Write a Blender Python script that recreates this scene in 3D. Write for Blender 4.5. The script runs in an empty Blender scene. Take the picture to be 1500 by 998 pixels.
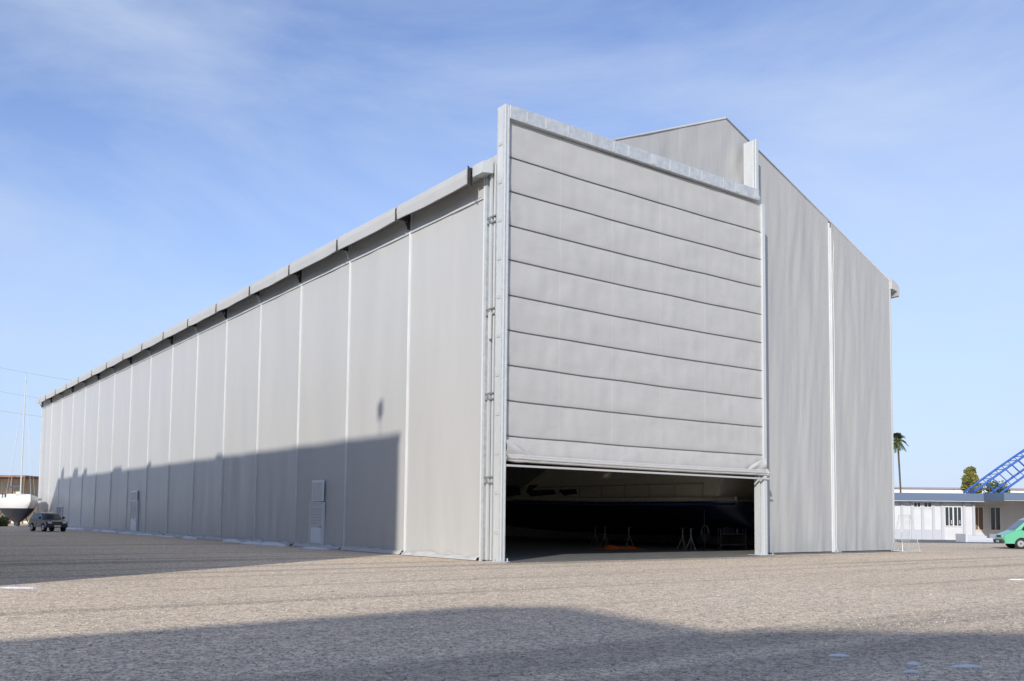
import bpy, math, random
from mathutils import Matrix, Vector, noise
R = math.radians
random.seed(7)
F = 1344.0; PX = 750.0; PY = 667.0; CAMH = 1.65
CAM = Vector((0, 0, CAMH))
YAW = R(36.5)
M3 = (Matrix.Rotation(-YAW, 4, 'Z') @ Matrix.Rotation(R(90+3.83), 4, 'X') @ Matrix.Rotation(R(.61), 4, 'Z'))
scene = bpy.context.scene
col = scene.collection

def ray(px, py): return M3.to_3x3() @ Vector(((px-PX)/F, -(py-PY)/F, -1))
def onx(px, py, x): d = ray(px, py); return CAM + d*(x/d.x)
def ony(px, py, y): d = ray(px, py); return CAM + d*(y/d.y)
def ong(px, py, z=0): d = ray(px, py); return CAM + d*((z-CAMH)/d.z)
def c2w(X, Z, z=0): return Vector((X*math.cos(YAW)+Z*math.sin(YAW), -X*math.sin(YAW)+Z*math.cos(YAW), z))
def hor(px): return 746+.0107*(px+247)
def lx(px, Z): return (px-750)/1347*Z
def lz(px, py, Z): return (hor(px)-py)/1347*Z+CAMH

# ---------------------------------------------------------------- materials
def mat(name, color, rough=.6, metal=0.0, var=0.0, vscale=3.0, stretch=(1, 1, 1), bump=0.0, bscale=20.0, bdist=.02, spec=.5, color2=None, coat=0.0):
    m = bpy.data.materials.new(name); m.use_nodes = True
    nt = m.node_tree; n = nt.nodes; l = nt.links
    b = n['Principled BSDF']
    b.inputs['Roughness'].default_value = rough
    b.inputs['Metallic'].default_value = metal
    b.inputs['Specular IOR Level'].default_value = spec
    b.inputs['Coat Weight'].default_value = coat
    c = (*color, 1)
    b.inputs['Base Color'].default_value = c
    tc = n.new('ShaderNodeTexCoord'); mp = n.new('ShaderNodeMapping')
    mp.inputs['Scale'].default_value = stretch
    l.new(tc.outputs['Object'], mp.inputs['Vector'])
    if var > 0 or color2:
        nz = n.new('ShaderNodeTexNoise'); nz.inputs['Scale'].default_value = vscale; nz.inputs['Detail'].default_value = 7
        nz.inputs['Roughness'].default_value = .62
        l.new(mp.outputs['Vector'], nz.inputs['Vector'])
        rp = n.new('ShaderNodeValToRGB')
        c2 = color2 if color2 else tuple(min(1, x*(1+var)) for x in color)
        c1 = color if color2 else tuple(x*(1-var) for x in color)
        rp.color_ramp.elements[0].position = .35; rp.color_ramp.elements[0].color = (*c1, 1)
        rp.color_ramp.elements[1].position = .65; rp.color_ramp.elements[1].color = (*c2, 1)
        l.new(nz.outputs['Fac'], rp.inputs['Fac']); l.new(rp.outputs['Color'], b.inputs['Base Color'])
    if bump > 0:
        nb = n.new('ShaderNodeTexNoise'); nb.inputs['Scale'].default_value = bscale; nb.inputs['Detail'].default_value = 5
        l.new(mp.outputs['Vector'], nb.inputs['Vector'])
        bp = n.new('ShaderNodeBump'); bp.inputs['Strength'].default_value = bump; bp.inputs['Distance'].default_value = bdist
        l.new(nb.outputs['Fac'], bp.inputs['Height']); l.new(bp.outputs['Normal'], b.inputs['Normal'])
    return m

def fabric(name, color, stretch, weld_axis=None, weld=2.9, rough=.5, amp=.05, bs=.35, var=.035, trans=0.0):
    m = mat(name, color, rough, 0, var, .9, stretch)
    nt = m.node_tree; n = nt.nodes; l = nt.links; b = n['Principled BSDF']
    tc = n['Texture Coordinate']; mp = n['Mapping']
    n1 = n.new('ShaderNodeTexNoise'); n1.inputs['Scale'].default_value = 2.2; n1.inputs['Detail'].default_value = 3; n1.inputs['Distortion'].default_value = .6
    l.new(mp.outputs['Vector'], n1.inputs['Vector'])
    n2 = n.new('ShaderNodeTexNoise'); n2.inputs['Scale'].default_value = 3.5; n2.inputs['Detail'].default_value = 4
    l.new(tc.outputs['Object'], n2.inputs['Vector'])
    ad = n.new('ShaderNodeMath'); ad.operation = 'MULTIPLY_ADD'; ad.inputs[1].default_value = .25
    l.new(n2.outputs['Fac'], ad.inputs[0]); l.new(n1.outputs['Fac'], ad.inputs[2])
    bp = n.new('ShaderNodeBump'); bp.inputs['Strength'].default_value = bs; bp.inputs['Distance'].default_value = amp
    l.new(ad.outputs[0], bp.inputs['Height']); l.new(bp.outputs['Normal'], b.inputs['Normal'])
    if weld_axis is not None:
        sx = n.new('ShaderNodeSeparateXYZ'); l.new(tc.outputs['Object'], sx.inputs[0])
        dv = n.new('ShaderNodeMath'); dv.operation = 'DIVIDE'; dv.inputs[1].default_value = weld
        l.new(sx.outputs[weld_axis], dv.inputs[0])
        fr = n.new('ShaderNodeMath'); fr.operation = 'FRACT'; l.new(dv.outputs[0], fr.inputs[0])
        lt = n.new('ShaderNodeMath'); lt.operation = 'LESS_THAN'; lt.inputs[1].default_value = .05/weld
        l.new(fr.outputs[0], lt.inputs[0])
        sc = n.new('ShaderNodeMath'); sc.operation = 'MULTIPLY'; sc.inputs[1].default_value = .16
        l.new(lt.outputs[0], sc.inputs[0])
        mx = n.new('ShaderNodeMix'); mx.data_type = 'RGBA'
        src = b.inputs['Base Color'].links[0].from_socket
        l.new(sc.outputs[0], mx.inputs['Factor']); l.new(src, mx.inputs['A']); mx.inputs['B'].default_value = (.7, .7, .7, 1)
        l.new(mx.outputs['Result'], b.inputs['Base Color'])
    if trans > 0:
        tr = n.new('ShaderNodeBsdfTranslucent'); tr.inputs['Color'].default_value = (.8, .74, .6, 1)
        mx = n.new('ShaderNodeMixShader'); mx.inputs['Fac'].default_value = trans
        l.new(b.outputs[0], mx.inputs[1]); l.new(tr.outputs[0], mx.inputs[2]); l.new(mx.outputs[0], n['Material Output'].inputs['Surface'])
    return m

m_wall = fabric('wall_fabric', (.480, .480, .466), (.6, .6, .12), None, rough=.36, amp=.05, bs=.26, var=.03)
m_door = fabric('door_fabric', (.46, .458, .442), (.35, .6, .9), 0, 2.75, amp=.055, bs=.34)
m_gable = fabric('gable_fabric', (.415, .417, .405), (.75, 1, .12), None, rough=.45, amp=.07, bs=.45, var=.04)
m_roof = fabric('roof_fabric', (.50, .50, .49), (.8, .8, .8), trans=.014)
m_fascia = fabric('fascia_fabric', (.47, .47, .455), (.8, .3, .8), amp=.04)
m_slack = fabric('slack_fabric', (.485, .482, .465), (.6, .8, 1.2), amp=.06, bs=.4)
m_alu = mat('pale_aluminium', (.68, .71, .72), .4, .1, .06, 2, (1, 1, .3))
m_galv = mat('galvanised_steel', (.45, .48, .49), .5, .25, .12, 5, (1, 1, 1), color2=(.57, .60, .61))
m_galv2 = mat('galvanised_column', (.52, .545, .55), .5, .15, .1, 1.5, (1, 1, .25), color2=(.59, .615, .62))
m_dark = mat('dark_rubber', (.03, .03, .032), .7)
m_battenshade = mat('batten_crease_shade', (.15, .155, .155), .6)  # for the battens; dark grey paints in the shadow line of each crease
m_conc = mat('concrete', (.15, .15, .14), .85, 0, .18, 1.5, bump=.2)
m_white = mat('white_paint', (.75, .75, .73), .5, 0, .05, 2)
m_glass = mat('window_glass', (.03, .04, .05), .08)
m_frost = mat('frosted_pane', (.72, .78, .82), .3)
m_doorleaf = mat('pale_door_leaf', (.58, .59, .585), .5, 0, .05, 3)
m_vent = mat('vent_slat', (.22, .23, .23), .6)
m_ventpale = mat('pale_vent_slat', (.46, .47, .465), .6)
m_trol = mat('dark_trolley_paint', (.045, .045, .05), .6)

# ---------------------------------------------------------------- mesh builder
ROOTM = {}
class MB:
    def __init__(s): s.v = []; s.f = []
    def poly(s, pts): i = len(s.v); s.v += [tuple(p) for p in pts]; s.f.append(tuple(range(i, i+len(pts))))
    def box(s, a, b):
        x0, x1 = sorted((a[0], b[0])); y0, y1 = sorted((a[1], b[1])); z0, z1 = sorted((a[2], b[2])); i = len(s.v)
        s.v += [(x0,y0,z0),(x1,y0,z0),(x1,y1,z0),(x0,y1,z0),(x0,y0,z1),(x1,y0,z1),(x1,y1,z1),(x0,y1,z1)]
        s.f += [tuple(i+k for k in q) for q in ((0,3,2,1),(4,5,6,7),(0,1,5,4),(1,2,6,5),(2,3,7,6),(3,0,4,7))]
        return s
    def tube(s, pts, r, n=8, cap=True):
        pts = [Vector(p) for p in pts]; rings = []
        for k, p in enumerate(pts):
            d = (pts[min(k+1, len(pts)-1)]-pts[max(k-1, 0)])
            if d.length < 1e-9: d = Vector((0,0,1))
            d.normalize(); up = Vector((0,0,1)) if abs(d.z) < .95 else Vector((1,0,0))
            a = d.cross(up).normalized(); b = d.cross(a)
            rr = r[k] if isinstance(r, (list, tuple)) else r
            i = len(s.v)
            for q in range(n):
                t = 2*math.pi*q/n; s.v.append(tuple(p+a*math.cos(t)*rr+b*math.sin(t)*rr))
            rings.append(i)
        for a, b in zip(rings, rings[1:]):
            for q in range(n): s.f.append((a+q, a+(q+1) % n, b+(q+1) % n, b+q))
        if cap:
            s.f.append(tuple(rings[0]+q for q in range(n))); s.f.append(tuple(rings[-1]+n-1-q for q in range(n)))
        return s
    def extr(s, poly, fn0, fn1):
        n = len(poly); i = len(s.v)
        s.v += [tuple(fn0(p)) for p in poly]+[tuple(fn1(p)) for p in poly]
        s.f.append(tuple(i+k for k in range(n))); s.f.append(tuple(i+n+n-1-k for k in range(n)))
        for k in range(n): s.f.append((i+k, i+n+k, i+n+(k+1) % n, i+(k+1) % n))
        return s
    def loft(s, rings, closed=False, cap=False):
        n = len(rings[0]); st = []
        for r in rings: st.append(len(s.v)); s.v += [tuple(p) for p in r]
        for a, b in zip(st, st[1:]):
            for q in range(n if closed else n-1): s.f.append((a+q, a+(q+1) % n, b+(q+1) % n, b+q))
        if cap:
            s.f.append(tuple(st[0]+q for q in range(n))); s.f.append(tuple(st[-1]+n-1-q for q in range(n)))
        return s
    def grid(s, nu, nv, fn):
        return s.loft([[fn(i/nu, j/nv) for j in range(nv+1)] for i in range(nu+1)])
    def build(s, name, m, parent=None, smooth=False, world=True, root=None):
        me = bpy.data.meshes.new(name)
        vs = s.v
        rt = root or parent
        while rt is not None and rt.name not in ROOTM: rt = rt.parent
        if rt is not None and world:
            inv = ROOTM[rt.name]; vs = [tuple(inv @ Vector(v)) for v in vs]
        me.from_pydata(vs, [], s.f); me.validate(); me.materials.append(m)
        if smooth:
            for p in me.polygons: p.use_smooth = True
        o = bpy.data.objects.new(name, me); col.objects.link(o)
        if parent: o.parent = parent
        return o

def fixn(o):
    import bmesh
    bm = bmesh.new(); bm.from_mesh(o.data); bmesh.ops.recalc_face_normals(bm, faces=bm.faces); bm.to_mesh(o.data); bm.free(); return o
def bevel(o, w=.02, seg=2):
    md = o.modifiers.new('bevel', 'BEVEL'); md.width = w; md.segments = seg; md.limit_method = 'ANGLE'; return o
def tag(o, label, cat, group=None, kind=None):
    if label: o['label'] = label
    if cat: o['category'] = cat
    if group: o['group'] = group
    if kind: o['kind'] = kind
    return o
def empty(name, loc, rz, label, cat, group=None):
    o = bpy.data.objects.new(name, None); col.objects.link(o)
    o.location = loc; o.rotation_euler = (0, 0, rz)
    ROOTM[o.name] = (Matrix.Translation(Vector(loc)) @ Matrix.Rotation(rz, 4, 'Z')).inverted()
    return tag(o, label, cat, group)
def copy_tree(o, parent=None):
    c = o.copy(); col.objects.link(c); c.parent = parent
    for ch in list(o.children): copy_tree(ch, c)
    return c

# ---------------------------------------------------------------- key geometry
C0 = ong(733, 824)
XL = C0.x; YF = C0.y
YG = YF+1.2
XR = ony(1308, 700, YG).x
XM = (XL+XR)/2
ZAP = ony(1062, 173, YG).z
ZE = ony(1304, 412, YG).z
YB = onx(58, 700, XL).y
def roofz(x): return ZAP-(ZAP-ZE)*abs(x-XM)/(XR-XM)
XPOST1 = ony(1113, 240, YF+.3).x; XPOST0 = ony(1105, 240, YF+.3).x
XGP = ony(1116, 760, YG).x
ZBAR = onx(597, 345, XL).z
seam_px = [597, 510, 438, 380, 329, 287]
ys = [onx(p, 600, XL).y for p in seam_px]
step = (ys[-1]-ys[0])/(len(ys)-1)
seams = [ys[0]+step*k for k in range(40) if ys[0]+step*k < YB-2]
bays = [YG]+seams+[YB]

# ---------------------------------------------------------------- sun and world
k = Vector((-.823, -.568)).normalized(); EL = R(24); TE = math.tan(EL)
tosun = Vector((k.x*math.cos(EL), k.y*math.cos(EL), math.sin(EL)))
sl = bpy.data.lights.new('sun', 'SUN'); sl.energy = 4.2; sl.angle = R(1.0); sl.color = (1, .94, .85)
so = bpy.data.objects.new('sun', sl); col.objects.link(so); so.rotation_euler = (-tosun).to_track_quat('-Z', 'Y').to_euler()
so.location = (0, -20, 40)
w = bpy.data.worlds.new('World'); scene.world = w; w.use_nodes = True
nt = w.node_tree; n = nt.nodes; l = nt.links
bg = n['Background']; sky = n.new('ShaderNodeTexSky'); sky.sky_type = 'NISHITA'; sky.sun_disc = False
sky.sun_elevation = EL; sky.sun_rotation = math.atan2(k.x, k.y) % (2*math.pi)
sky.air_density = 1.0; sky.dust_density = .4; sky.ozone_density = 2.2; sky.altitude = 0
tint = n.new('ShaderNodeMix'); tint.data_type = 'RGBA'; tint.blend_type = 'MULTIPLY'; tint.inputs['Factor'].default_value = 1
l.new(sky.outputs[0], tint.inputs['A']); tint.inputs['B'].default_value = (1.30, 1.22, 1.40, 1)
l.new(tint.outputs['Result'], bg.inputs['Color']); bg.inputs['Strength'].default_value = .14
tc = n.new('ShaderNodeTexCoord')
sep = n.new('ShaderNodeSeparateXYZ'); l.new(tc.outputs['Generated'], sep.inputs[0])
hz = n.new('ShaderNodeMapRange'); hz.inputs['From Min'].default_value = 0; hz.inputs['From Max'].default_value = .40
hz.inputs['To Min'].default_value = .80; hz.inputs['To Max'].default_value = 0; hz.interpolation_type = 'SMOOTHSTEP'
l.new(sep.outputs[2], hz.inputs['Value'])
bgh = n.new('ShaderNodeBackground'); bgh.inputs['Color'].default_value = (.46, .62, .88, 1); bgh.inputs['Strength'].default_value = 1.0
mh = n.new('ShaderNodeMixShader'); l.new(hz.outputs[0], mh.inputs['Fac']); l.new(bg.outputs[0], mh.inputs[1]); l.new(bgh.outputs[0], mh.inputs[2])
mp = n.new('ShaderNodeMapping')
mp.inputs['Scale'].default_value = (1.0, 1.0, 2.6); mp.inputs['Rotation'].default_value = (R(12), R(-16), R(20)); mp.inputs['Location'].default_value = (.8, .2, .5)
l.new(tc.outputs['Generated'], mp.inputs['Vector'])
nz = n.new('ShaderNodeTexNoise'); nz.inputs['Scale'].default_value = 2.0; nz.inputs['Detail'].default_value = 11; nz.inputs['Roughness'].default_value = .6; nz.inputs['Distortion'].default_value = .6
l.new(mp.outputs['Vector'], nz.inputs['Vector'])
# thicker low in the east, thin elsewhere
east = c2w(.60, .78); east = Vector((east.x, east.y, .24)).normalized()
dt = n.new('ShaderNodeVectorMath'); dt.operation = 'DOT_PRODUCT'; l.new(tc.outputs['Generated'], dt.inputs[0]); dt.inputs[1].default_value = tuple(east)
mr = n.new('ShaderNodeMapRange'); mr.interpolation_type = 'SMOOTHSTEP'; mr.inputs['From Min'].default_value = .86; mr.inputs['From Max'].default_value = 1.0
mr.inputs['To Min'].default_value = 0; mr.inputs['To Max'].default_value = .16; l.new(dt.outputs['Value'], mr.inputs['Value'])
ad = n.new('ShaderNodeMath'); ad.operation = 'ADD'; l.new(mr.outputs[0], ad.inputs[0]); l.new(nz.outputs['Fac'], ad.inputs[1])
rp = n.new('ShaderNodeValToRGB'); rp.color_ramp.elements[0].position = .36; rp.color_ramp.elements[0].color = (0, 0, 0, 1)
rp.color_ramp.elements[1].position = .78; rp.color_ramp.elements[1].color = (.66, .66, .66, 1)
l.new(ad.outputs[0], rp.inputs['Fac'])
bg2 = n.new('ShaderNodeBackground'); bg2.inputs['Color'].default_value = (.64, .75, .93, 1); bg2.inputs['Strength'].default_value = 1.0
ms = n.new('ShaderNodeMixShader'); l.new(rp.outputs['Color'], ms.inputs['Fac']); l.new(mh.outputs[0], ms.inputs[1]); l.new(bg2.outputs[0], ms.inputs[2])
l.new(ms.outputs[0], n['World Output'].inputs['Surface'])

# ---------------------------------------------------------------- ground
def ground_material():
    m = bpy.data.materials.new('gravel_ground'); m.use_nodes = True
    nt = m.node_tree; n = nt.nodes; l = nt.links; b = n['Principled BSDF']; b.inputs['Roughness'].default_value = .95
    b.inputs['Specular IOR Level'].default_value = .1
    tc = n.new('ShaderNodeTexCoord')
    def nz(scale, det=6, vec=None, rough=.6):
        t = n.new('ShaderNodeTexNoise'); t.inputs['Scale'].default_value = scale; t.inputs['Detail'].default_value = det; t.inputs['Roughness'].default_value = rough
        l.new(vec or tc.outputs['Object'], t.inputs['Vector']); return t.outputs['Fac']
    def ramp(f, p0, c0, p1, c1):
        r = n.new('ShaderNodeValToRGB'); r.color_ramp.elements[0].position = p0; r.color_ramp.elements[0].color = (*c0, 1)
        r.color_ramp.elements[1].position = p1; r.color_ramp.elements[1].color = (*c1, 1); l.new(f, r.inputs['Fac']); return r.outputs['Color']
    def mul(a, c, f=1):
        x = n.new('ShaderNodeMix'); x.data_type = 'RGBA'; x.blend_type = 'MULTIPLY'; x.inputs['Factor'].default_value = f
        l.new(a, x.inputs['A']); l.new(c, x.inputs['B']); return x.outputs['Result']
    base = ramp(nz(.12, 6), .35, (.88, .715, .53), .68, (.96, .80, .61))
    v = n.new('ShaderNodeTexVoronoi'); v.inputs['Scale'].default_value = 26; l.new(tc.outputs['Object'], v.inputs['Vector'])
    sep = n.new('ShaderNodeSeparateColor'); l.new(v.outputs['Color'], sep.inputs[0])
    st = ramp(sep.outputs[0], 0, (.34, .35, .37), 1, (1.0, 1.0, .98))
    st.node.color_ramp.elements[1].position = .45
    c = mul(base, st, .9)
    c = mul(c, ramp(nz(6, 10, rough=.9), .42, (.50, .50, .52), .55, (1.0, 1.0, 1.0)), .9)
    c = mul(c, ramp(nz(1.6, 8, rough=.8), .40, (.84, .84, .86), .54, (1.0, 1.0, 1.0)), .9)
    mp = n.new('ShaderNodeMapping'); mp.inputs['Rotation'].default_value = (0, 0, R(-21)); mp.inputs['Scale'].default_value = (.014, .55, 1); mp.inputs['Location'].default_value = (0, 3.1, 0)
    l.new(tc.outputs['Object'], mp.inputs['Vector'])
    c = mul(c, ramp(nz(1.0, 2, mp.outputs['Vector']), .36, (.70, .71, .73), .47, (1.0, 1.0, 1.0)), 1)  # long diagonal streak shadows, painted into the gravel colour
    l.new(c, b.inputs['Base Color'])
    bp = n.new('ShaderNodeBump'); bp.inputs['Strength'].default_value = .45; bp.inputs['Distance'].default_value = .02
    ad = n.new('ShaderNodeMath'); ad.operation = 'ADD'; l.new(v.outputs['Distance'], ad.inputs[0]); l.new(nz(12, 6, rough=.7), ad.inputs[1])
    l.new(ad.outputs[0], bp.inputs['Height']); l.new(bp.outputs['Normal'], b.inputs['Normal'])
    return m
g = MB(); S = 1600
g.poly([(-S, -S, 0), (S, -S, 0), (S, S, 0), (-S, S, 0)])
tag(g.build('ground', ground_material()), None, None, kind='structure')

m_peb = mat('loose_gravel', (.20, .18, .15), .9, 0, 0, 22, color2=(.78, .69, .57))
g = MB()
for i in range(52000):
    Z = 8.0+28*random.random()**1.6; X = random.uniform(-.62, .62)*Z
    p = c2w(X, Z); s = random.uniform(.008, .017)*(1 if random.random() < .96 else 1.9)
    if p.x > XL-.1 and p.y > YF-.1: continue
    a = random.random()*6.28; i0 = len(g.v)
    for q in range(4):
        t = a+q*1.5708; rr = s*random.uniform(.7, 1.3); g.v.append((p.x+math.cos(t)*rr, p.y+math.sin(t)*rr, s*.1))
    g.v.append((p.x, p.y, s*random.uniform(.5, .9)))
    for q in range(4): g.f.append((i0+q, i0+(q+1) % 4, i0+4))
tag(g.build('gravel', m_peb), 'loose small stones strewn over the yard', 'gravel', kind='stuff')

# ---------------------------------------------------------------- SHED
shed = empty('fabric_storage_shed', (XL, YG, 0), 0, 'huge grey fabric-clad boat shed with a pitched roof and long panelled side wall', 'shed')
for i, (a, b) in enumerate(zip(bays, bays[1:])):
    g = MB(); sd = i*3.1
    amp = random.uniform(.03, .06)
    def fn(u, v, a=a, b=b, sd=sd, amp=amp):
        y = a+.02+(b-a-.04)*u; z = .12+(ZBAR-.12)*v
        d = amp*math.sin(math.pi*u)*min(1, 4*v*(1-v)+.2)
        d += .034*noise.noise(Vector((y*.8, z*.10, sd)))*math.sin(math.pi*u)
        d += .035*noise.noise(Vector((y*2.4, z*.4, sd+9)))*math.exp(-z*.4)
        return (XL+d, y, z)
    g.grid(24, 40, fn); g.build('wall_panel', m_wall, shed, smooth=True)
    g = MB()
    g.grid(12, 4, lambda u, v, a=a, b=b: (XL+.05*math.sin(math.pi*v)*math.sin(math.pi*u), a+.02+(b-a-.04)*u, ZBAR+.12+(ZE-.1-ZBAR-.12)*v))
    g.build('upper_panel', m_wall, shed, smooth=True)
    g = MB(); g.box((XL-.05, a+.06, ZBAR), (XL+.04, b-.06, ZBAR+.08)); g.build('tension_bar', m_galv2, shed)
    g = MB()      # spare cloth bunched along the foot
    g.grid(40, 6, lambda u, v, a=a, b=b, sd=sd: (XL-.02-.34*v*(.6+.7*abs(noise.noise(Vector((u*7, sd, 1))))), a+.05+(b-a-.1)*u,
        .02+(.16+.12*noise.noise(Vector((u*9, v*2, sd))))*(1-v)**.7+.05*math.sin(math.pi*v)*abs(noise.noise(Vector((u*16, v*3, sd+4))))*2))
    g.build('ground_skirt', m_slack, shed, smooth=True)
for i, y in enumerate(bays):
    g = MB()
    if 0 < i < len(bays)-1:
        for dy in (-.058, .034): g.box((XL-.045, y+dy, 0), (XL+.03, y+dy+.026, ZE-.2))
        g.box((XL-.02, y-.030, 0), (XL+.03, y+.032, ZE-.2))
    else:
        g.box((XL-.06, y-.0, 0), (XL+.06, y+.08, ZE-.2))
    g.build('seam_strip', m_alu, shed)
    if i > 0:
        g = MB(); g.box((XL-.55, y-.05, ZE-.32), (XL-.07, y+.05, ZE-.22)); g.box((XL-.16, y-.06, ZBAR+.15), (XL-.07, y+.06, ZE-.33))
        g.tube([(XL-.14, y, ZBAR+.2), (XL-.5, y, ZE-.33)], .03, 6)
        g.build('eave_bracket', m_dark if i % 2 else m_galv, shed)
ZT = onx(682, 247, XL-.7).z; ZBt = onx(682, 270, XL-.72).z
def eave(a, b, sx, x0, s, tint=m_fascia):
    g = MB(); n_ = 10; rings = []
    for q in range(n_+1):
        t = q/n_; y = a+(b-a)*t; w_ = .03*noise.noise(Vector((y*.8, s, 0))); dz = -.05*math.sin(math.pi*t)+.03*noise.noise(Vector((y*.5, s, 3)))
        sec = [(0, ZT+.30), (.62, ZT+.02), (.72, ZT-.08+dz*.4), (.75+w_, (ZT+ZBt)/2), (.72+w_, ZBt+dz), (.60, ZBt+.04+dz), (.50, ZBt+.28), (.0, ZBt+.36)]
        rings.append([(x0+sx*px_, y, z_) for px_, z_ in sec])
    g.loft(rings, True, True); fixn(g.build('eave_cover', tint, shed))
for i, (a, b) in enumerate(zip(bays, bays[1:])):
    a2 = a+.08 if i else onx(684, 260, XL-.72).y
    eave(a2, b-.06, -1, XL, i); eave(a+.1 if i else YG-.15, b-.05, 1, XR, i+50)
    if i:
        g = MB(); g.box((XL-.66, a-.055, ZBt+.05), (XL-.02, a+.075, ZT-.03)); g.tube([(XL-.74, a+.02, ZT-.15), (XL-.77, a-.02, ZBt-.05)], .03, 6); g.build('eave_joint', m_dark, shed)
g = MB(); ya = onx(684, 260, XL-.72).y
g.extr([(-.05, ZT+.25), (-.55, ZT+.05), (-.55, ZBt+.25), (-.05, ZBt+.33)], lambda p: (XL+p[0], YF+.66, p[1]), lambda p: (XL+p[0], ya-.12, p[1]))
fixn(g.build('eave_return', m_galv2, shed))
g = MB()
for q in range(7):
    z = ZBt-.05+q*.12; g.tube([(XL-.7, ya-.02, z), (XL-.72-.05*random.random(), ya-.12, z-.04), (XL-.66, ya-.16, z-.16)], .025, 5)
g.box((XL-.7, ya-.05, ZBt-.02), (XL-.5, ya-.01, ZT)); g.build('torn_flap', m_dark, shed)
for sx, xa in ((-1, XL), (1, XR)):
    g = MB()
    for i, (a, b) in enumerate(zip(bays, bays[1:])):
        ya_ = a if i else YG+.0
        g.grid(4, 8, lambda u, v, a=ya_, b=b, xa=xa: (xa+(XM-xa)*v, a+(b-a)*u, ZE+.0+(ZAP-ZE)*v-.10*math.sin(math.pi*u)*(math.sin(math.pi*v)+.3)))
    g.build('roof_slope', m_roof, shed, smooth=True)
    g = MB(); g.tube([(xa, YG+.0, ZE+.0), (XM, YG+.0, ZAP+.0)], .05, 10); g.build('roof_edge_trim', m_gable, shed, smooth=True)
XB = ony(1217, 500, YG).x
def gab(x0, x1, zb, seed, name, amp=.07, nu=70, m=m_gable, low=1.0):
    g = MB()
    def fn(u, v):
        x = x0+(x1-x0)*u; z0 = zb; z = z0+(roofz(x)-z0)*v
        e = min(1, 6*u)*min(1, 6*(1-u))*min(1, 8*(1-v)+.15)
        d = amp*noise.noise(Vector((x*.75*low+.10*z, z*.13/low, seed)))*e + amp*.42*e*noise.noise(Vector((x*2.4*low-.18*z, z*.28/low, seed+5)))
        d += .05*noise.noise(Vector((x*2, z*.8, seed)))*math.exp(-z*.5)
        if low < 1: d += .10*math.exp(-((x1-x)/1.6)**2)*math.sin((x-z*.35)*5.5)*.6*min(1, 8*(1-v))
        return (x, YG+d, z)
    g.grid(nu, 60, fn); return g.build(name, m, shed, smooth=True)
gab(XGP, XB-.1, .05, 1, 'gable_panel')
gab(XB+.1, XR, .05, 2, 'gable_panel')
gab(XL, XGP+.05, 8.0, 3, 'gable_panel', amp=.14, nu=130, low=.4)
g = MB(); g.box((XB-.11, YG-.05, 0), (XB-.04, YG+.05, roofz(XB)-.12)); g.box((XB+.03, YG-.06, 0), (XB+.09, YG+.05, roofz(XB)-.35))
g.box((XB-.04, YG+.0, 0), (XB+.03, YG+.04, roofz(XB)-.4)); g.build('seam_strip', m_alu, shed)
g = MB(); g.box((XR-.04, YG-.03, 0), (XR+.06, YG+.12, ZE)); g.build('corner_strip', m_galv2, shed)
g = MB()
g.tube([(XB+.16, YG-.06, roofz(XB)-.3), (XB+.20, YG-.09, roofz(XB)-1.5), (XB+.14, YG-.07, roofz(XB)-3), (XB+.2, YG-.07, roofz(XB)-6), (XB+.15, YG-.07, 8), (XB+.18, YG-.07, 3), (XB+.16, YG-.06, .1)], .035, 6)
g.build('edge_rope', m_slack, shed, smooth=True)
g = MB(); g.box((XR-.05, YG+.13, 0), (XR+.02, YB, ZE)); g.build('far_side_wall', m_wall, shed)
g = MB(); g.extr([(XL+.07, 0), (XR-.06, 0), (XR-.06, ZE-.02), (XM, ZAP-.02), (XL+.07, ZE-.02)], lambda p: (p[0], YB-.12, p[1]), lambda p: (p[0], YB-.02, p[1]))
fixn(g.build('back_wall', m_wall, shed))
for x in (XPOST1+.9, XB, XR):
    g = MB(); g.box((x-.2, YG-.35, 0), (x+.2, YG-.1, .05)); g.tube([(x, YG-.25, .05), (x, YG-.25, .16)], .03, 6); g.build('anchor_plate', m_galv, shed)
for y in bays[1:6]:
    for s_, xx in ((1, XL+.35), (-1, XR-.4)):
        g = MB(); g.box((xx-.12, y-.1, .0), (xx+.12, y+.1, ZE-.5)); g.build('portal_column', m_galv, shed)
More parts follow.
